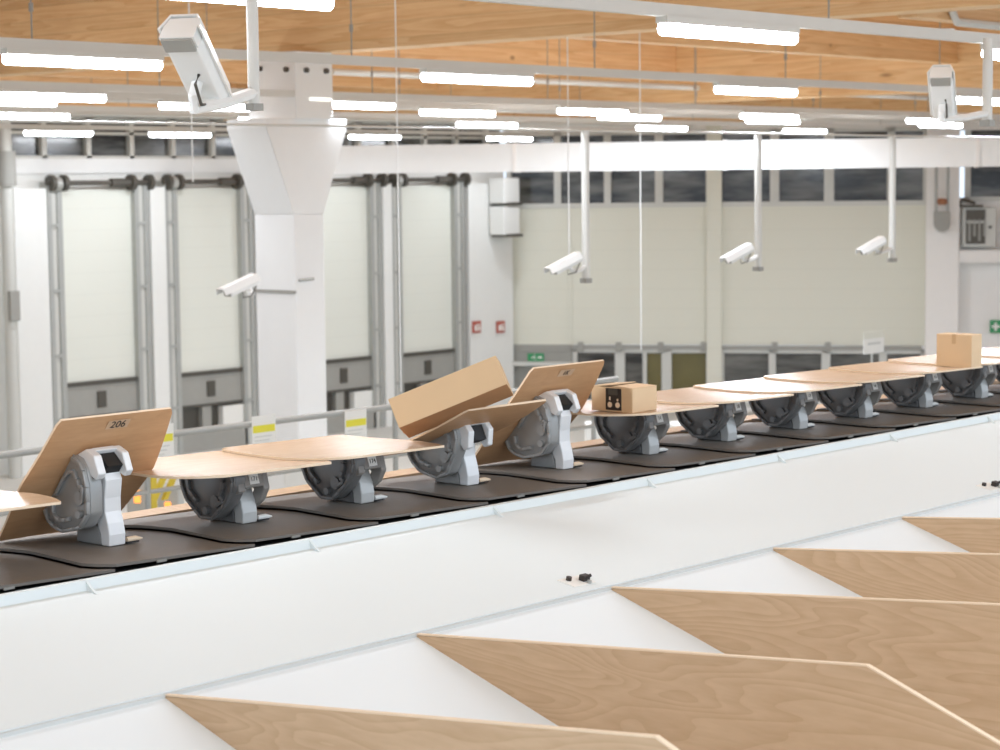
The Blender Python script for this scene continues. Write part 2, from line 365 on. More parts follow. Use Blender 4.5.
# exit sign on the grey band
s, z = wr(536, 357)
def on_wall(s, z, off=.0): return CR + DR*s + NR*off + Vector((0, 0, z))
t = thing('exit_sign', 'green emergency exit sign on the grey band above the tilted trays', 'sign', on_wall(s, z, .1))
t.rotation_euler = (0, 0, math.atan2(DR.y, DR.x))
MB().box((-.2, -.02, -.1), (.22, .02, .1), 'green').build('sign_plate', t)
k = MB(); k.tube([(-.1, -.03, -.02), (-.02, -.03, .03)], .018, 'label', 6).tube([(-.02, -.03, .03), (.0, -.03, -.06)], .014, 'label', 6).tube([(-.02, -.03, .065), (-.02, -.03, .08)], .02, 'label', 6)
k.box((.06, -.03, -.02), (.14, -.02, .02), 'label').add([(.14, -.03, -.05), (.19, -.03, 0), (.14, -.03, .05)], [(0, 1, 2)], 'label'); k.build('pictogram', t)
s, z = wr(996, 327)
t = thing('first_aid_sign', 'small green square sign with white cross at far right', 'sign', on_wall(s, z, -.18))
t.rotation_euler = (0, 0, math.atan2(DR.y, DR.x))
MB().box((-.14, -.04, -.16), (.2, .0, .16), 'green').build('sign_plate', t)
MB().prism([(-.03, -.1), (.03, -.1), (.03, -.03), (.1, -.03), (.1, .03), (.03, .03), (.03, .1), (-.03, .1), (-.03, .03), (-.1, .03), (-.1, -.03), (-.03, -.03)], -.05, -.04, 'label', 'Y').build('pictogram', t)
# crane hook block on the pier
s, z = wr(941, 215)
t = thing('crane_pendant', 'grey pendant block with brown knob hanging on the right pier', 'pendant', on_wall(s, z, .7))
t.rotation_euler = (0, 0, math.atan2(DR.y, DR.x))
k = MB()
for dx in (-.14, .14): k.tube([(dx, 0, .0), (dx, 0, 1.9)], .04, 'steel', 8)
k.build('strap', t)
MB().tube([(0, -.05, .26), (0, -.05, .34), (0, -.05, .42)], [.09, .13, .09], 'brown', 14).build('knob', t, smooth=True)
MB().prism([(-.2, .1), (.2, .1)]+arc(0, -.2, .2, 0, -180, 10), -.08, .08, 'greypan', 'Y').build('hook_block', t, bevel=.02)
# control unit on ledge
s0, z0 = wr(962, 247); s1, z1 = wr(996, 207)
t = thing('wall_control_unit', 'grey framed equipment box standing on the wall ledge at right', 'equipment', on_wall(s0, z0-.0, .1))
t.rotation_euler = (0, 0, math.atan2(DR.y, DR.x)); W = s1-s0; H = z1-z0
MB().box((0, -.05, 0), (W, .1, H), 'alu').build('casing', t, bevel=.02)
k = MB(); k.box((.08, -.08, .08), (W*.68, -.05, H-.06), 'dsteel')
for i in range(4): k.box((.14+i*.12, -.1, .15+.12*(i % 2)), (.2+i*.12, -.08, H-.3), 'greypan')
k.box((.1, -.1, H*.6), (W*.62, -.08, H*.66), 'alu').build('instrument_window', t)
MB().box((-.15, -.2, H+.0), (W*.6, .1, H+.06), 'dsteel').tube([(-.1, -.15, H+.05), (-.02, -.15, H+.2), (.3, -.15, H+.1)], .04, 'dsteel', 8).build('top_clamp', t)
MB().tube([(W*.82, -.06, H*.5), (W*.82, -.1, H*.5)], .04, 'ink', 8).build('knob', t)

# ------------------------------------------------------------------ white duct across the hall
P0 = CAM + ray(330, 152)*38; DU = DR
t = MB(); hz = .26
zc = 4.3+ (184-161.5)/2100*39
o = Vector((P0.x, P0.y, zc)) - DU*.5
t.para(o+Vector((0, 0, -.26))-NR*.25, DU*16.0, -NR*-.5, Vector((0, 0, .50)), 'column')
duct = t.build('ventilation_duct'); tag(duct, 'long white box duct crossing the hall in front of the upper windows', 'duct')
for k in (3.9, 7.6, 11.9):
    q = MB().para(o+DU*k+Vector((0, 0, -.27))-NR*.27, DU*.06, NR*.54, Vector((0, 0, .52)), 'wallr').build('duct_joint', duct)

# ------------------------------------------------------------------ flared column
cx0, cy0 = 18.45, 19.95
t = thing('concrete_column', 'white concrete column with flared head carrying the timber beam', 'column', (cx0, cy0, FLOOR))
H = 3.9-FLOOR
MB().box((0, 0, 0), (.52, .76, H), 'column').build('shaft', t, bevel=.015)
h2 = 5.0-FLOOR
fl = MB(); fl.add([(0,0,H),(.52,0,H),(.52,.76,H),(0,.76,H),(-.44,0,h2),(.96,0,h2),(.96,.76,h2),(-.44,.76,h2)], [(0,3,2,1),(4,5,6,7),(0,1,5,4),(1,2,6,5),(2,3,7,6),(3,0,4,7)], 'column')
fl.box((-.44, 0, h2), (.96, .76, h2+.12), 'column'); fl.build('flared_head', t, bevel=.01)
MB().box((.02, -.05, h2+.12), (.68, .85, 5.98-FLOOR), 'column').build('beam_seat', t, bevel=.01)
k = MB()
for (yy, zz) in ((.1, 5.75), (.6, 5.78)): k.tube([(.02, yy, zz-FLOOR), (-.02, yy, zz-FLOOR)], .035, 'dsteel', 8)
for (xx, zz) in ((.2, 5.74), (.55, 5.74)): k.tube([(xx, -.05, zz-FLOOR), (xx, -.09, zz-FLOOR)], .035, 'dsteel', 8)
k.build('bolts', t)
MB().box((-.02, -.01, 2.9-FLOOR-.02), (.0, .77, 2.9-FLOOR+.02), 'greypan').tube([(.05, -.02, 3.05-FLOOR), (.30, -.02, 3.06-FLOOR)], .02, 'greypan', 6).build('band', t)

# ------------------------------------------------------------------ timber roof
def beam(name, a, b_, m, label, grp):
    o = MB().box(a, b_, m).build(name, bevel=.01); return tag(o, label, 'beam', grp)
beam('roof_girder', (18.95, 2, 5.98), (19.35, 36, 7.35), 'glulam', 'deep glued timber girder resting on the flared white column', 'timber girders')
beam('roof_girder', (31.2, 2, 5.7), (31.6, 36, 7.35), 'glulam', 'second deep timber girder, beyond the flared column', 'timber girders')
beam('roof_girder', (43.5, 2, 5.7), (43.9, 36, 7.35), 'glulam', 'farthest timber girder across the hall, above the white duct', 'timber girders')
for j, yy in enumerate((11.4, 17.6, 23.4, 29.4)):
    beam('roof_purlin', (19.36, yy, 6.15 if j else 5.95), (46, yy+.24, 7.35), 'glulamx', ['nearest lengthwise roof purlin at the upper right', 'second lengthwise roof purlin from the camera', 'third lengthwise roof purlin from the camera', 'farthest lengthwise roof purlin above the dock doors'][j], 'timber purlins')
beam('wall_plate_beam', (-5, 35.5, 5.75), (41, 35.95, 6.6), 'glulamx', 'long timber beam lying along the top of the dock wall', 'timber edge beams')
o = MB().box((0, -.4, 5.75), (22, -.02, 6.6), 'glulamx').build('wall_plate_beam', xf=XR); tag(o, 'long timber beam lying along the top of the cream wall', 'beam', 'timber edge beams')

# ------------------------------------------------------------------ lighting rails and tubes
rows = {8.7: (-2, 42), 14.2: (2, 42), 19.95: (8, 42), 21.4: (10, 44), 25.6: (12, 42), 33.8: (14, 40)}
names = {8.7: 'nearest', 14.2: 'second', 19.95: 'third', 21.4: 'fourth', 25.6: 'fifth', 33.8: 'farthest'}
ZL = 5.35
for Y, (xa, xb) in rows.items():
    t = thing('light_rail', '%s grey light trunking rail under the timber roof' % names[Y] if Y != 8.7 else 'nearest light trunking rail, cutting the top right of the view', 'rail', (0, Y, ZL), 'light trunking rails')
    MB().box((xa, -.035, .045), (xb, .035, .13), 'rail').build('trunking', t)
    x = xa+1.1
    while x < xb:
        if x > 6: MB().tube([(x, 0, .13), (x, 0, 2.05)], .0075, 'trunk2', 5, False).tube([(x, 0, .35), (x, 0, .42)], .02, 'trunk2', 6).build('suspension_wire', t)
        x += 3.6
TUBES = [(8.7, 4.5), (8.7, 6.78), (8.7, 11.46), (8.7, 15.9), (14.2, 4.4), (14.2, 10.04), (14.2, 14.88), (14.2, 19.72), (14.2, 25.11),
  (19.95, 13.9), (19.95, 18.72), (19.95, 23.77), (19.95, 28.4), (19.95, 33.6), (21.4, 14.27), (21.4, 17.5), (21.4, 22.36), (21.4, 26.5), (21.4, 30.63), (21.4, 36.5),
  (25.6, 17.61), (25.6, 22.54), (25.6, 27.68), (25.6, 32.89), (25.6, 38.02), (33.8, 24.3), (33.8, 27.35), (33.8, 33.0), (33.8, 37.6)]
side = {8.7: 'nearest rail', 14.2: 'second rail', 19.95: 'third rail', 21.4: 'fourth rail', 25.6: 'fifth rail', 33.8: 'farthest rail'}
ordn = ['first', 'second', 'third', 'fourth', 'fifth', 'sixth', 'seventh']
cnt = {}
proto_b = None
for Y, x in TUBES:
    cnt[Y] = cnt.get(Y, 0)
    lab = 'glowing white tube light, %s in view along the %s' % (ordn[max(0, cnt[Y]-(1 if Y == 8.7 else 1 if Y == 14.2 else 0))], side[Y])
    offview = (Y == 8.7 and x < 6) or (Y == 14.2 and x < 9)
    if offview: lab = 'glowing tube light outside the view to the left on the %s' % side[Y]
    cnt[Y] += 1
    if proto_b is None:
        t = thing('tube_light', lab, 'light', (x, Y, ZL), 'fluorescent tube lights')
        MB().box((-.02, -.05, .0), (1.58, .05, .05), 'rail').build('fitting', t)
        k = MB(); k.tube([(0, 0, -.035), (1.56, 0, -.035)], .05, 'tube', 10); k.build('tube', t, smooth=True)
        proto_b = t
    else:
        t = copy_tree(proto_b); t.location = (x, Y, ZL); t['label'] = lab
# one slim area lamp under every tube, plus unseen fill lamps added overhead
def lamp(x, y, z, sx, sy, w, name='tube_lamp'):
    l = bpy.data.lights.new(name, 'AREA'); l.shape = 'RECTANGLE'; l.size = sx; l.size_y = sy; l.energy = w; l.color = (.91, .965, 1)
    o = bpy.data.objects.new(name, l); COL.objects.link(o); o.location = (x, y, z); return o
for Y, x in TUBES: lamp(x+.78, Y, ZL-.10, 1.5, .06, {8.7: 40, 14.2: 125, 33.8: 55}.get(Y, 118) * (.4 if (Y > 13 and x < 18.5) else 1))
for Y in (3.0, -3.0):
    for x in (-4, 3, 10, 17): lamp(x, Y, 8.7, 6.5, 4, 235, 'fill_lamp')
for (u, vb, lab) in [(401, 392, 'thin white wire hanging in front of the third dock door'), (641, 350, 'thin white wire hanging before the cream wall'), (193, 182, 'thin white wire hanging left of the flared column'), (569, 256, 'thin white wire above the left small camera')]:
    P = on_y(u, vb, 16.0); tag(MB().tube([(P.x, 16.0, P.z), (P.x, 16.0, 7.4)], .008, 'camw', 6).build('hanging_wire'), lab, 'wire', 'hanging wires')
# grey service pipes
for (Y, z, r_, xa, xb, lab) in [(22.9, 5.95, .05, 22, 44, 'long grey sprinkler pipe under the girders, right of the column'), (26.2, 5.62, .05, 14, 44, 'thin pale service pipe behind the fifth light rail'), (14.0, 4.815, .012, 8, 42, 'pale service pipe from which the thin camera poles hang'), (31, 5.6, .06, 16, 42, 'pale service pipe high near the dock wall')]:
    tag(MB().tube([(xa, Y, z), (xb, Y, z)], r_, 'rail', 8).build('service_pipe', smooth=True), lab, 'pipe', 'service pipes')
# white conduit bend on the purlin, top right
P = on_y(957, 22, 11.35)
tag(MB().tube([(P.x-.1, 11.35, P.z+1.2), (P.x-.1, 11.35, P.z+.1), (P.x, 11.35, P.z), (P.x+6, 11.35, P.z)], .045, 'rail', 8).build('cable_conduit', smooth=True), 'white cable conduit with right-angle bend at the top right', 'conduit')
for u, lab in ((920, 'left of two small white spotlights clipped at the top right'), (944, 'right of two small white spotlights clipped at the top right')):
    P = on_y(u, 34, 8.75); t = thing('spotlight', lab, 'spotlight', P, 'small white spotlights')
    MB().tube([(0, 0, .04), (0, 0, .02), (0, 0, -.02)], [.085, .085, .04], 'camw', 14).build('reflector', t, smooth=True)
    MB().tube([(0, 0, -.02), (0, 0, -.035)], .028, 'dsteel', 10).build('lens', t)

# ------------------------------------------------------------------ security cameras on hanging poles
def sec_camera(P, label, yaw, pitch, s=1.0, arm=None, group='hanging security cameras', cap='ink'):
    lf = .86 if cap == 'camw' else 1.0; wf = 1.12 if cap == 'camw' else 1.0
    t = thing('security_camera', label, 'camera', P, group)
    B = Matrix.Rotation(yaw, 4, 'Z') @ Matrix.Rotation(pitch, 4, 'Y') @ Matrix.Diagonal((lf, wf, wf, 1))   # local +x = looking direction
    prof = [(-.055, -.04), (.055, -.04), (.07, .01), (.045, .055), (-.045, .055), (-.07, .01)]
    k = MB(); k.prism([(a*s, c*s) for a, c in prof], -.2*s, .16*s, 'camw'); body = k.build('camera_body', t, bevel=.006*s, xf=B)
    k = MB(); k.prism([(a*s, c*s) for a, c in [(-.078, .0), (-.05, .066), (.05, .066), (.078, .0), (.07, .0), (.045, .057), (-.045, .057), (-.07, .0)]], -.2*s, .23*s, 'camw'); k.build('sunshield', t, xf=B)
    if cap == 'ink': MB().box((.16*s, -.05*s, -.035*s), (.168*s, .05*s, .05*s), 'greypan').tube([(.165*s, 0, .005*s), (.175*s, 0, .005*s)], .025*s, cap, 12).build('lens', t, xf=B)
    else: MB().box((.16*s, -.062*s, -.04*s), (.225*s, .062*s, .05*s), 'camw').build('end_cap', t, xf=B); MB().box((.15*s, -.055*s, -.05*s), (.22*s, .055*s, -.04*s), 'greypan').build('grey_lip', t, xf=B)
    k = MB(); k.tube([(-.05*s, 0, -.04*s), (-.06*s, 0, -.09*s), (-.12*s, 0, -.12*s)], .022*s, 'camw', 8); k.tube([(.0, .02*s, -.04*s), (.02*s, .03*s, -.10*s), (-.08*s, .03*s, -.12*s), (-.17*s, .02*s, -.05*s)], .006*s, 'dsteel', 6); k.build('swivel', t, xf=B, smooth=True)
    if arm:
        a0 = B @ Vector((-.1*s, 0, -.12*s))
        MB().tube([a0, a0*.5+Vector(arm)*.5+Vector((0, 0, -.01)), arm], .024*s, 'camw', 8).build('mounting_arm', t, smooth=True)
    return t
def pole(x, y, z0, z1, r_, lab):
    t = thing('hanging_pole', lab, 'pole', (x, y, z0), 'hanging steel poles')
    MB().tube([(0, 0, 0), (0, 0, z1-z0)], r_, 'rail', 12).build('tube', t, smooth=True)
    MB().box((-r_*1.1, -r_*1.1, .0), (r_*1.1, r_*1.1, r_*1.2), 'greypan').build('end_clamp', t)
pole(7.14, 8.0, 4.665, 7.4, .03, 'bright steel pole hanging beside the largest security camera')
sec_camera((6.77, 8.0, 4.875), 'largest white security camera, hanging at the upper left', math.radians(205), math.radians(-42), 1.3, (7.14-6.77, 0, -.12), cap='camw')
pole(14.64, 8.0, 4.68, 5.35, .04, 'white pole at upper right carrying the second largest camera')
sec_camera((13.96, 8.0, 4.9), 'mid-size white security camera hanging at the upper right', math.radians(205), math.radians(-46), 1.15, (14.64-13.96, 0, -.12), cap='camw')
for (u, v, up_, uv, lab, pl) in [(565, 265, 586, 283, 'small white security camera in front of the cream wall, left', 'thin pole beside the left camera before the cream wall'),
                       (738, 255, 758, 271, 'small white security camera beside the cream wall post', 'thin pole just right of the cream wall post'),
                       (872, 247, 892, 262, 'small white security camera before the right of the cream wall', 'thin pole before the right end of the cream wall')]:
    A = on_y(u, v, 14.0); Q = on_y(up_, uv, 14.0)
    pole(Q.x, 14.0, Q.z, 4.81, .042, pl)
    sec_camera(A, lab, math.radians(165), math.radians(22), .98, (Q.x-A.x, 0, Q.z-A.z+.18))
A = on_y(240, 287, 17.4)
sec_camera(A, 'small white security camera against the left side of the flared column', math.radians(175), math.radians(18), 1.15, (.35, .25, .05))

# ------------------------------------------------------------------ sorter
PITCH = .77; X0 = 5.645; YC = 7.43
XA, XB = 1.5, 17.5
b = MB(); b.box((XA, 6.83, 2.62), (XB, 7.87, 2.70), 'black')
tag(b.build('sorter_track'), 'black running track beneath the grey carrier plates', 'track')
# upper white side panel
pr = [(6.80, 2.35), (6.80, 2.725), (6.765, 2.725), (6.755, 2.685), (5.772, 2.505), (5.772, 2.44), (6.7, 2.60), (6.7, 2.35)]
t = thing('side_panel', 'long white sheet-metal side panel running below the grey plates', 'panel', (0, 0, 0))
MB().prism(pr, XA, XB, 'white').build('panel_sheet', t)
for k in range(-2, 9):
    x = 5.085+1.2225*k
    MB().prism([(6.765, 2.722), (6.765, 2.686), (6.70, 2.676)], x, x+.012, 'white').build('gusset', t)
# chute slide
SY, SZ = 5.76, 2.5
def fz(y): return SZ-.012 - (SY-y)*.3255
b = MB(); b.prism([(SY, fz(SY)), (1.0, fz(1.0)), (1.0, fz(1.0)-.03), (SY, fz(SY)-.03)], XA, XB, 'chute')
tag(b.build('chute_slide'), 'white sloping chute slide under the plywood dividers', 'slide')
labs = ['plywood divider board at the bottom left of the picture', 'second plywood divider board from the bottom left', 'third plywood divider board from the bottom left, above the long one', 'fourth plywood divider board, narrowing at the right edge', 'fifth and farthest plywood divider board in view, at the right edge']
for k in range(5):
    x = [4.66, 5.945, 7.19, 8.455, 9.66][k]
    o = thing('divider_board', labs[k], 'board', (x, SY, SZ), 'plywood chute dividers')
    out = [(0, 0), (-2.085, .181) if k else (-2.185, .222), (-3.6, -.38), (-4.7, -.79), (-4.7, fz(SY-4.7)-SZ+.012-.0)]
    q = MB(); q.prism([(0, -.008)]+[(a, c-.003) for a, c in out[1:4]]+[(-4.7, fz(SY-4.7)-SZ), (0, -.014)], 0, .018, 'ply'); q.build('panel', o)
    e = MB()
    for (a, c) in zip(out[:3], out[1:4]):
        e.add([(-.001, a[0], a[1]), (.019, a[0], a[1]), (.019, c[0], c[1]), (-.001, c[0], c[1]), (-.001, a[0], a[1]-.006), (.019, a[0], a[1]-.006), (.019, c[0], c[1]-.006), (-.001, c[0], c[1]-.006)], [(0,1,2,3),(4,7,6,5),(0,4,5,1),(1,5,6,2),(2,6,7,3),(3,7,4,0)], 'plyedge')
    e.build('edge_band', o)
# seam strip
tag(MB().box((XA, SY-.004, SZ-.02), (XB, SY+.010, SZ+.001), 'seam').build('seam_strip'), 'thin grey joint line between side panel and chute slide', 'strip')
# photo-eye fittings on the side panel
for (u, v, lab) in [(578, 582, 'small black sensor fitting on the white side panel, centre'), (991, 487, 'small black sensor fitting on the white side panel, right edge')]:
    r = ray(u, v); n = Vector((0, -.18, .983)); q0 = Vector((0, 6.0, 2.5465)); tt = (q0-CAM).dot(n)/r.dot(n); P = CAM+r*tt
    t = thing('sensor_fitting', lab, 'sensor', P, 'sensor fittings on the side panel'); t.rotation_euler = (math.radians(10.4), 0, 0)
    MB().box((-.075, -.045, 0), (.075, .06, .003), 'label').build('base_plate', t, bevel=.001)
    MB().tube([(-.03, .03, .003), (-.03, .03, .02)], .013, 'ink', 12).build('screw', t)
    MB().box((.015, -.02, .003), (.06, .012, .03), 'ink').tube([(.02, -.01, .015), (.05, -.03, .035)], .008, 'ink', 8).build('sensor_head', t, bevel=.003)
    MB().tube([(.03, -.04, .003), (.03, -.04, .016)], .01, 'steel', 8).build('screw', t)

# ---- one carriage. local origin = (post x, YC, 2.73)
def arcpts(cx, cy, rx, ry, a0, a1, n): return [(cx+rx*math.cos(math.radians(a0+(a1-a0)*i/n)), cy+ry*math.sin(math.radians(a0+(a1-a0)*i/n))) for i in range(n+1)]
def tray_mesh(m_top='tray', m_bot='traydark', level=True):
    # outline: front edge (-y) narrow with rounded corners, widest in the middle, narrower back
    def wy(y, sd=-1):     # half width at y
        t = abs(y)/.37
        if level:
            if y > 0: return (.505 - (.05*((t-.9)/.1)**2 if t > .9 else 0)) if sd < 0 else .44-.12*t
            return (.33 + .175*max(0, 1-t**3)) if sd < 0 else (.32 + .12*max(0, 1-t**2))
        w = .362 - .052*max(0, (t-.05)/.95)
        if t > .95: w -= .012*((t-.95)/.05)**2
        return w
    ys = [-.37+.74*i/28 for i in range(29)]; nx = 8
    vs = []; vb = []
    for y in ys:
        for i in range(nx+1):
            q_ = 2*i/nx-1; x = wy(y, q_)*q_; z = .118 + (.010 if level else .022)*(abs(y)/.37)**2 - (.016*x if level else 0)
            vs.append((x, y, z)); vb.append((x, y, z-.011))
    n = len(vs); fs = []; fb = []; fe = []
    st = nx+1
    for j in range(len(ys)-1):
        for i in range(nx):
            a = j*st+i; fs.append((a, a+1, a+st+1, a+st)); fb.append((n+a, n+a+st, n+a+st+1, n+a+1))
        for i in (0, nx):
            a = j*st+i; fe.append((a, a+st, n+a+st, n+a))
    for i in range(nx):
        for j in (0, len(ys)-1):
            a = j*st+i; fe.append((a, a+1, n+a+1, n+a))
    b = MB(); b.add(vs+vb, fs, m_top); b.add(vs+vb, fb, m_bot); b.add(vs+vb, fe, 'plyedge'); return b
hprof0 = [(-.185, .118), (-.205, .07), (-.195, .02), (-.150, -.045), (-.095, -.09), (-.045, -.128), (.045, -.128), (.095, -.095), (.165, -.045), (.200, .02), (.208, .07), (.185, .118)]
hprof = [(a*.93, c) for a, c in hprof0]
def carriage(label, tilt=0, dy=0, dz=0, light=False, boxlabel=None, trayoff=(0, 0, 0)):
    hm = 'hous_lit' if light else 'hous'; bm_ = 'litpost' if light else 'block'; pm = 'litpost' if light else 'post'  # light: paler metal copies stand in for light on upturned faces
    root = thing('tilt_tray_carriage', label, 'sorter carriage', (X0, YC, 2.73), 'tilt tray carriages on the sorter')
    # base plate with S-shaped ends
    def scurve(y): # y from front -.60 to back .33
        t = (y+.60)/.93; return -.205 + .085*math.cos(t*math.pi) * (1 if t < 1 else -1) - .02
    ys = [-.52+.93*i/14 for i in range(15)]
    tb = [(-.52, -.29), (-.47, -.34), (-.39, -.37), (-.21, -.35), (.02, -.327), (.18, -.36), (.27, -.416), (.42, -.55)]
    def sx_(y):
        for (a, c), (a2, c2) in zip(tb, tb[1:]):
            if y <= a2+1e-6: return c+(c2-c)*(y-a)/(a2-a)
        return tb[-1][1]
    L_ = [(sx_(y), y) for i, y in enumerate(ys)]
    outl = [(x, y) for x, y in L_] + [(x+PITCH-.016, y) for x, y in L_[::-1]]
    q = MB()
    n = 15; zt = lambda x: .0 + .012*(-(x-.0)/.5)
    top = []
    for i, y in enumerate(ys):
        for j in range(9):
            x = L_[i][0] + (PITCH-.008)*j/8
            zz = -.004 + .010*(1-j/8) - .010*(j/8)
            top.append((x, y, zz))
    nb = len(top); vs = top+[(x, y, z-.012) for x, y, z in top]
    fs = []
    for i in range(14):
        for j in range(8): a = i*9+j; fs += [(a, a+1, a+10, a+9), (nb+a, nb+a+9, nb+a+10, nb+a+1)]
        for j in (0, 8): a = i*9+j; fs.append((a, a+9, nb+a+9, nb+a))
    for j in range(8):
        for i in (0, 14): a = i*9+j; fs.append((a, a+1, nb+a+1, nb+a))
    q.add(vs, fs, 'mats'); bp = q.build('base_plate', root, smooth=True)
    RX = Matrix.Rotation(math.radians(-tilt), 4, 'X'); axis = Vector((0, dy, .15+dz))
    def place(o): o.matrix_local = Matrix.Translation(axis) @ RX; return o
    # tray
    tr = place(tray_mesh(level=tilt == 0).build('tray', root, smooth=True)); tr.location = axis + Vector(trayoff)
    # drum housing: profile in YZ, embossed end face towards -X
    q = MB(); q.prism(hprof, -.115, -.045, hm)
    ring = [(a*.82, c*.80+.0) for a, c in hprof]
    hs = place(q.build('drum_housing', root, bevel=.012, smooth=True))
    e = MB(); e.prism([(a, c) for a, c in hprof], -.123, -.115, hm)       # rim
    # embossed lip (raised U-shape) and lobes
    def ribbon(pts, w, x0_, x1_):
        for (a, c), (a2, c2) in zip(pts, pts[1:]):
            dv = Vector((a2-a, c2-c)).normalized(); nn = Vector((-dv.y, dv.x))*w
            e.prism([(a+nn.x, c+nn.y), (a2+nn.x, c2+nn.y), (a2-nn.x, c2-nn.y), (a-nn.x, c-nn.y)], x0_, x1_, hm)
    ribbon([(a*.93, c*.93-.002) for a, c in hprof], .008, -.137, -.120)
    ribbon([(-.10, .085), (-.125, .06), (-.115, .02), (-.10, -.01), (-.12, -.03), (-.07, -.06)], .010, -.141, -.120)
    ribbon([(-.10, .085), (-.04, .095), (.05, .09)], .008, -.137, -.120)
    ribbon([(.10, .08), (.13, .05), (.12, .0), (.085, -.03), (.06, -.05)], .010, -.141, -.120)
    e2 = e.build('end_plate', hs, smooth=True, bevel=.003)
    q = MB(); q.tube([(-.115, -.005, -.085), (-.145, -.005, -.085)], .018, hm, 12); q.tube([(-.115, -.06, -.04), (-.137, -.06, -.04)], .03, hm, 14); q.build('boss', hs, smooth=True)
    # front bracket block (open frame) carrying the number label
    fbz = -.045 if light else -.008
    tz = .118 if light else .102
    ly = 0 if light else .05
    fp = [(-.15+ly, tz), (-.225+ly, .092), (-.245+ly, .03 if light else .012), (-.205+ly, fbz), (-.17+ly, fbz), (-.15+ly, .02)]
    q = MB()
    q.prism(fp, -.098, -.055, bm_); q.prism(fp if light else [(-.10, tz), (-.175, .092), (-.195, .012), (-.16, -.05), (-.11, -.085), (-.08, -.06), (-.12, .0), (-.09, .03)], .055, .092, bm_)
    q.prism([(-.12+ly, tz), (-.225+ly, .092), (-.245+ly, .03), (-.236+ly, .022), (-.19+ly, .05), (-.12+ly, .06)] if not light else [(-.12, .118), (-.225, .095), (-.232, .068), (-.19, .07), (-.12, .08)], -.06, .06, bm_)
    q.prism([(.10, tz), (-.15, tz), (-.15, .075), (.10, .075)], -.098, .092, bm_)
    fb = place(q.build('front_bracket', root, bevel=.006))
    if light: MB().box((-.03, -.21, -.01), (.052, -.15, .068), 'black').build('recess_shade', fb)  # solid black box paints the dark inside the bracket window
    if boxlabel:
        q = MB(); n_ = Vector((0, -.995, .1)).normalized()
        up_ = Vector((0, .020, .065)).normalized(); nn = Vector((1, 0, 0)).cross(up_).normalized()
        c0 = Vector((-.0, -.1850, .0625)) + nn*.002
        X = Matrix(((1, up_.x, nn.x, c0.x), (0, up_.y, nn.y, c0.y), (0, up_.z, nn.z, c0.z), (0, 0, 0, 1)))
        MB().box((-.028, -.024, -.001), (.028, .024, .0008), 'label').build('number_label', fb, xf=X)
        text(boxlabel, .03, 'ink', X @ Matrix.Translation((0, 0, .0014)), fb)
    # fixed curved post: YZ profile, foot in front
    pf = [(-.135, 0), (-.138, .05), (-.128, .10), (-.105, .15), (-.095, .195), (-.07, .22), (-.03, .225), (.03, .17), (.03, .125), (-.02, .12), (-.055, .09), (-.075, .05), (-.08, 0)]
    if light: pf = [(-.135, 0), (-.138, .05), (-.128, .10), (-.112, .15), (-.112, .21), (-.125, .29), (-.105, .335), (-.06, .33), (-.035, .25), (.03, .17)] + pf[8:]
    q = MB(); q.prism([(a-.002, c) for a, c in pf], -.03, .06, pm); q.prism([(-.08, 0), (-.06, .08), (.02, .12), (.09, .1), (.10, 0)], -.028, .063, hm)
    q.build('post', root, bevel=.006)
    # plug beside the foot
    q = MB(); q.box((.07, -.13, 0), (.14, -.05, .006), 'black'); q.tube([(.085, -.11, .014), (.135, -.11, .014), (.17, -.115, .01)], [.012, .012, .004], 'label' if not light else 'plyedge', 8)
    q.tube([(.085, -.085, .012), (.12, -.085, .012)], .011, 'black', 8)
    q.build('connector_plug', root, smooth=True)
    # foot bolt strip on the front rim of the plate
    MB().box((-.08, -.527, -.018), (-.03, -.518, -.008), 'greypan').build('rim_clip', root)
    return root, tr
labels = {-2: None}
base_lab = '175'
proto, _ = carriage('level wooden tray carriage just right of the steep left tray', boxlabel='171')
SPEC = [(-2, None, 'grey-based level carriage outside the left edge of view', None), (-1, None, 'level wooden tray cut by the left picture edge, below the steep tray', None)]
def put(o, k): o.location = (X0+PITCH*k, YC, 2.73)
put(proto, 1)
lev = {-1: 'level wooden tray carriage cut off by the left picture edge',
  2: 'level wooden tray carriage directly left of the tilting tray with the long carton',
  5: 'level wooden tray carriage holding the carton with the black label', 6: 'empty level tray carriage next right of the black-labelled carton',
  7: 'empty level tray carriage, second right of the black-labelled carton', 8: 'empty level tray carriage, third right of the black-labelled carton',
  9: 'level tray carriage directly left of the one under the cube carton', 10: 'far level tray carriage right of the cube carton',
  11: 'last tray carriage, cut by the right picture edge'}
nums = {-2: '168', -1: '169', 2: '174', 5: '11', 6: '10', 7: '13', 8: '14', 9: '16', 10: '17', 11: '18', 12: '19', 13: '20'}
lev[9] = 'level tray carriage carrying the small cube carton near the right'
lev[8] = 'empty level tray carriage directly left of the cube carton'
for k, lab in lev.items():
    c = copy_tree(proto); put(c, k); c['label'] = lab
    for ch in c.children:
        if ch.name.startswith('front_bracket'):
            for g in ch.children:
                if g.name.startswith('lettering'):
                    x = g.matrix_local.copy(); bpy.data.objects.remove(g); text(nums[k], .03, 'ink', x, ch); break
def tray_sign(tr, txt, x=0, size=.05):
    X = Matrix.Translation((x, -.315, .1215)) @ Matrix.Rotation(math.pi, 4, 'X')
    MB().box((-.06, -.022, .0), (.06, .028, .002), 'tan').build('number_label', tr, xf=X)
    text(txt, size, 'ink', X @ Matrix.Translation((0, .003, .003)), tr)
c0, t0 = carriage('steeply tilted wooden tray numbered 206 on a bright bracket at left', 50, 0, .05, True, trayoff=(.035, 0, .008)); put(c0, 0); tray_sign(t0, '206', .02, .056)
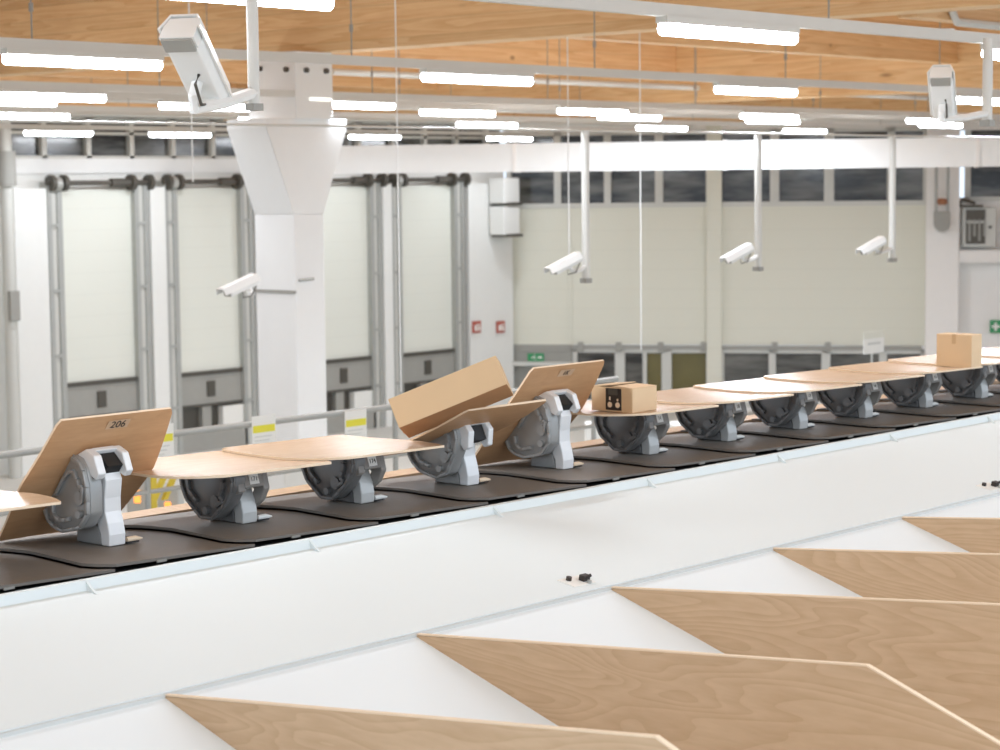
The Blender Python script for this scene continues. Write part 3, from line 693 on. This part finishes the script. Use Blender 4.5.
c3, t3 = carriage('slightly tilted wooden tray carriage under the long leaning carton', 23, 0, .02, True, trayoff=(.02, -.09, -.005)); put(c3, 3)
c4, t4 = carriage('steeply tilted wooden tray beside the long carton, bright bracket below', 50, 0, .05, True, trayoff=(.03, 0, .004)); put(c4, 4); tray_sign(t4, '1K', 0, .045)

# far side strip and cover
tag(MB().box((XA, 7.87, 2.60), (XB, 8.03, 2.725), 'ply').build('far_side_strip'), 'plywood strip running along the far side of the grey plates', 'strip')
tag(MB().prism([(8.02, 2.70), (8.6, 2.52), (8.6, 2.45), (8.02, 2.45)], XA, XB, 'machw').build('far_side_cover'), 'white side panel beyond the plywood strip, seen under the trays', 'panel')

# ------------------------------------------------------------------ cartons
# cube carton
t = thing('carton', 'small upright cube carton standing on a tray near the right edge', 'carton', (12.74, 7.06, 3.0), 'cardboard cartons')
MB().box((0, 0, 0), (.14, .27, .225), 'card_lit').build('box_body', t, bevel=.004)
q = MB(); q.box((-.0015, .002, .002), (-.0005, .268, .223), 'card').build('shaded_side', t)  # darker sheet paints shade onto this side of the carton
MB().box((-.003, .12, .16), (.14, .15, .2265), 'tape').build('tape_strip', t)
# carton with black label on tray 5
t = thing('carton', 'low cardboard carton with a black pictogram label and open flaps', 'carton', (9.135, 7.16, 3.008), 'cardboard cartons')
q = MB(); W_, H_ = .225, .138
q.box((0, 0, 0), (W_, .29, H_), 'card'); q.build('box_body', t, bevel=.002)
MB().box((.004, -.0015, .004), (W_-.003, -.0005, H_-.004), 'card_lit').build('lit_end', t)  # paler sheet paints light onto the carton end
MB().para((0, 0, H_-.002), (W_, 0, 0), (0, .14, .004), (0, 0, .004), 'card_lit').build('flap', t)
MB().para((0, .29, H_-.002), (W_, 0, 0), (0, -.14, .012), (0, 0, .004), 'card_lit').build('flap', t)
lb = MB().box((-.003, .075, .01), (-.0005, .185, .132), 'ink').build('pictogram_label', t)
q = MB()
for yy in (.10, .155): q.prism(arc(yy, .04, .016, 0, 330, 11), -.0045, -.003, 'plyedge')
q.box((-.0045, .15, .065), (-.003, .16, .085), 'plyedge').box((-.0045, .095, .062), (-.003, .105, .075), 'plyedge').build('pictogram', lb)
MB().box((-.0045, .10, .095), (-.003, .165, .13), 'dsteel').build('pictogram_panel', lb)
# long leaning carton
tt = math.radians(23)
A = CAM + ray(399, 428)*10.30
hr = Vector((.665, -.747, 0)); hf = Vector((.747, .665, 0)); hu = Vector((0, 0, 1))
e1 = (hr*108 + hu*43); L1 = e1.length*10.35/2100; e1.normalize()
e3 = (hf*math.cos(.17) - hu*.30 + hr*.10); e3 = (e3 - e1*e3.dot(e1)).normalized()
e2 = e1.cross(e3); e2 = e2 if e2.z > 0 else -e2
X = Matrix(((e1.x, e3.x, e2.x, 0), (e1.y, e3.y, e2.y, 0), (e1.z, e3.z, e2.z, 0), (0, 0, 0, 1)))
t = thing('carton', 'long flat cardboard carton leaning on the tilting tray', 'carton', A, 'cardboard cartons')
q = MB(); q.box((0, 0, 0), (L1, .30, .155), 'card'); q.build('box_body', t, xf=X, bevel=.003)
MB().box((.002, .002, -.0015), (L1-.002, .298, -.0003), 'card_shade').build('shaded_bottom', t, xf=X)  # dark sheet paints shade onto the carton underside
MB().box((-.0015, .13, .0), (L1+.0015, .17, .1565), 'tape').build('tape_strip', t, xf=X)
# far pieces on the sorter's other lane at the right edge
P = on_y(992, 352, 9.2)

# ------------------------------------------------------------------ handrail with paper signs
YR = 14.0
t = thing('handrail', 'grey handrail carrying paper signs behind the sorter', 'railing', (0, YR, 0))
MB().tube([(7, YR-14, 2.17), (17.6, YR-14, 2.17)], .03, 'steel', 10).build('top_rail', t, smooth=True)
MB().tube([(7, 0, 1.7), (17.6, 0, 1.7)], .02, 'steel', 8).build('mid_rail', t, smooth=True)
for x in (8.2, 11.2, 14.2, 17.2): MB().tube([(x, 0, FLOOR), (x, 0, 2.15)], .025, 'steel', 8).build('post', t, smooth=True)
for (u, v, lab) in [(161, 441, 'white paper sign with a yellow band, half hidden by the steep left tray'), (264, 431, 'white paper sign with a yellow band on the rail, below the column'), (356, 425, 'white paper sign with pale yellow band left of the long carton')]:
    P = on_y(u, v, YR-.05); t = thing('paper_sign', lab, 'sign', P, 'paper signs on the handrail')
    MB().box((-.14, 0, -.17), (.14, .006, .14), 'label').build('sheet', t)
    MB().box((-.13, -.003, -.01), (.13, 0, .055), 'yellow' if u < 300 else 'yellow').build('colour_band', t)
    q = MB()
    for i in range(3): q.box((-.11, -.003, -.05-.035*i), (.09-.03*i, 0, -.042-.035*i), 'alu')
    q.build('text_lines', t)
P = on_y(874, 343, 14.0); t = thing('paper_sign', 'white paper sign before the cream wall at right', 'sign', P, 'paper signs on the handrail')
MB().box((-.24, 0, -.13), (.24, .006, .06), 'label').build('sheet', t)
MB().box((-.24, 0, .06), (.24, .006, .15), 'cream').build('top_sheet', t)
MB().box((-.15, -.003, -.02), (.15, 0, .01), 'alu').build('text_lines', t)
MB().tube([(0, .03, -2.4), (0, .03, .1)], .015, 'steel', 8).build('stand', t)

# ------------------------------------------------------------------ machinery glimpsed under the trays
def at_d(u, v, D): return CAM + ray(u, v)*D
def cab(u0, u1, v, D, m, lab, lamp_=False):
    P = at_d(u0, v, D); Q = at_d(u1, v, D); W = (Q-P).length
    t = thing('control_cabinet', lab, 'cabinet', (P.x, P.y, FLOOR)); t.rotation_euler = (0, 0, math.atan2(Q.y-P.y, Q.x-P.x))
    H = P.z-FLOOR
    MB().box((0, 0, 0), (W, .5, H), m).build('casing', t, bevel=.02)
    MB().box((.04, -.012, .1), (W-.04, 0, H-.25), m).build('cabinet_door', t, bevel=.004)
    if lamp_: MB().box((W*.35, -.04, H-.35), (W*.65, 0, H-.18), 'orange').build('indicator_lamp', t, bevel=.01)
    return t
cab(126, 148, 477, 28, 'machine', 'slim grey cabinet with orange lamp under the gap right of the steep tray', True)
cab(157, 178, 488, 27, 'machine', 'grey cabinet with orange lamp beside the yellow guard post', True)
P = at_d(152, 474, 26); t = thing('guard_post', 'yellow guard post with slanted bars, seen under the left trays', 'guard', (P.x, P.y, FLOOR))
MB().box((-.04, -.04, 0), (.04, .04, P.z-FLOOR), 'yellowp').build('post', t)
q = MB()
for i in range(2):
    q.para((.0+.17*i, 0, P.z-FLOOR-.35), (.07, 0, 0), (0, .06, 0), (.18, 0, .3), 'yellowp')
q.build('brace', t)
for (u0_, u1_, v, D, lab) in [(216, 262, 470, 26, 'white machine cover below the second level tray'), (284, 330, 468, 25, 'white machine cover below the third tray'), (586, 612, 425, 30, 'cream machine cover beside the black-labelled carton'), (672, 700, 425, 30, 'cream machine cover under the empty level trays')]:
    cab(u0_, u1_, v, D, 'machw', lab)
P = at_d(399, 470, 24); t = thing('yellow_canister', 'yellow canister standing under the tray left of the long carton', 'canister', (P.x, P.y, P.z-.5))
MB().tube([(0, 0, 0), (0, 0, .32), (0, 0, .42), (0, 0, .5)], [.10, .10, .06, .04], 'yellowp', 16).build('body', t, smooth=True)
MB().box((-.2, -.1, -2.4), (.2, .1, 0), 'machw').build('plinth', t)

# ------------------------------------------------------------------ world
w = bpy.data.worlds.new('world'); SC.world = w; w.use_nodes = True
bg = w.node_tree.nodes['Background']; bg.inputs[0].default_value = (.87, .945, 1, 1); bg.inputs[1].default_value = 1.3
SC.view_settings.view_transform = 'Standard'; SC.view_settings.look = 'None'; SC.view_settings.exposure = 0
SC.view_settings.use_white_balance = True; SC.view_settings.white_balance_temperature = 5950; SC.view_settings.white_balance_tint = 11
try:
    SC.cycles.use_denoising = True; SC.cycles.max_bounces = 6; SC.cycles.diffuse_bounces = 4; SC.cycles.sample_clamp_indirect = 4
except Exception: pass
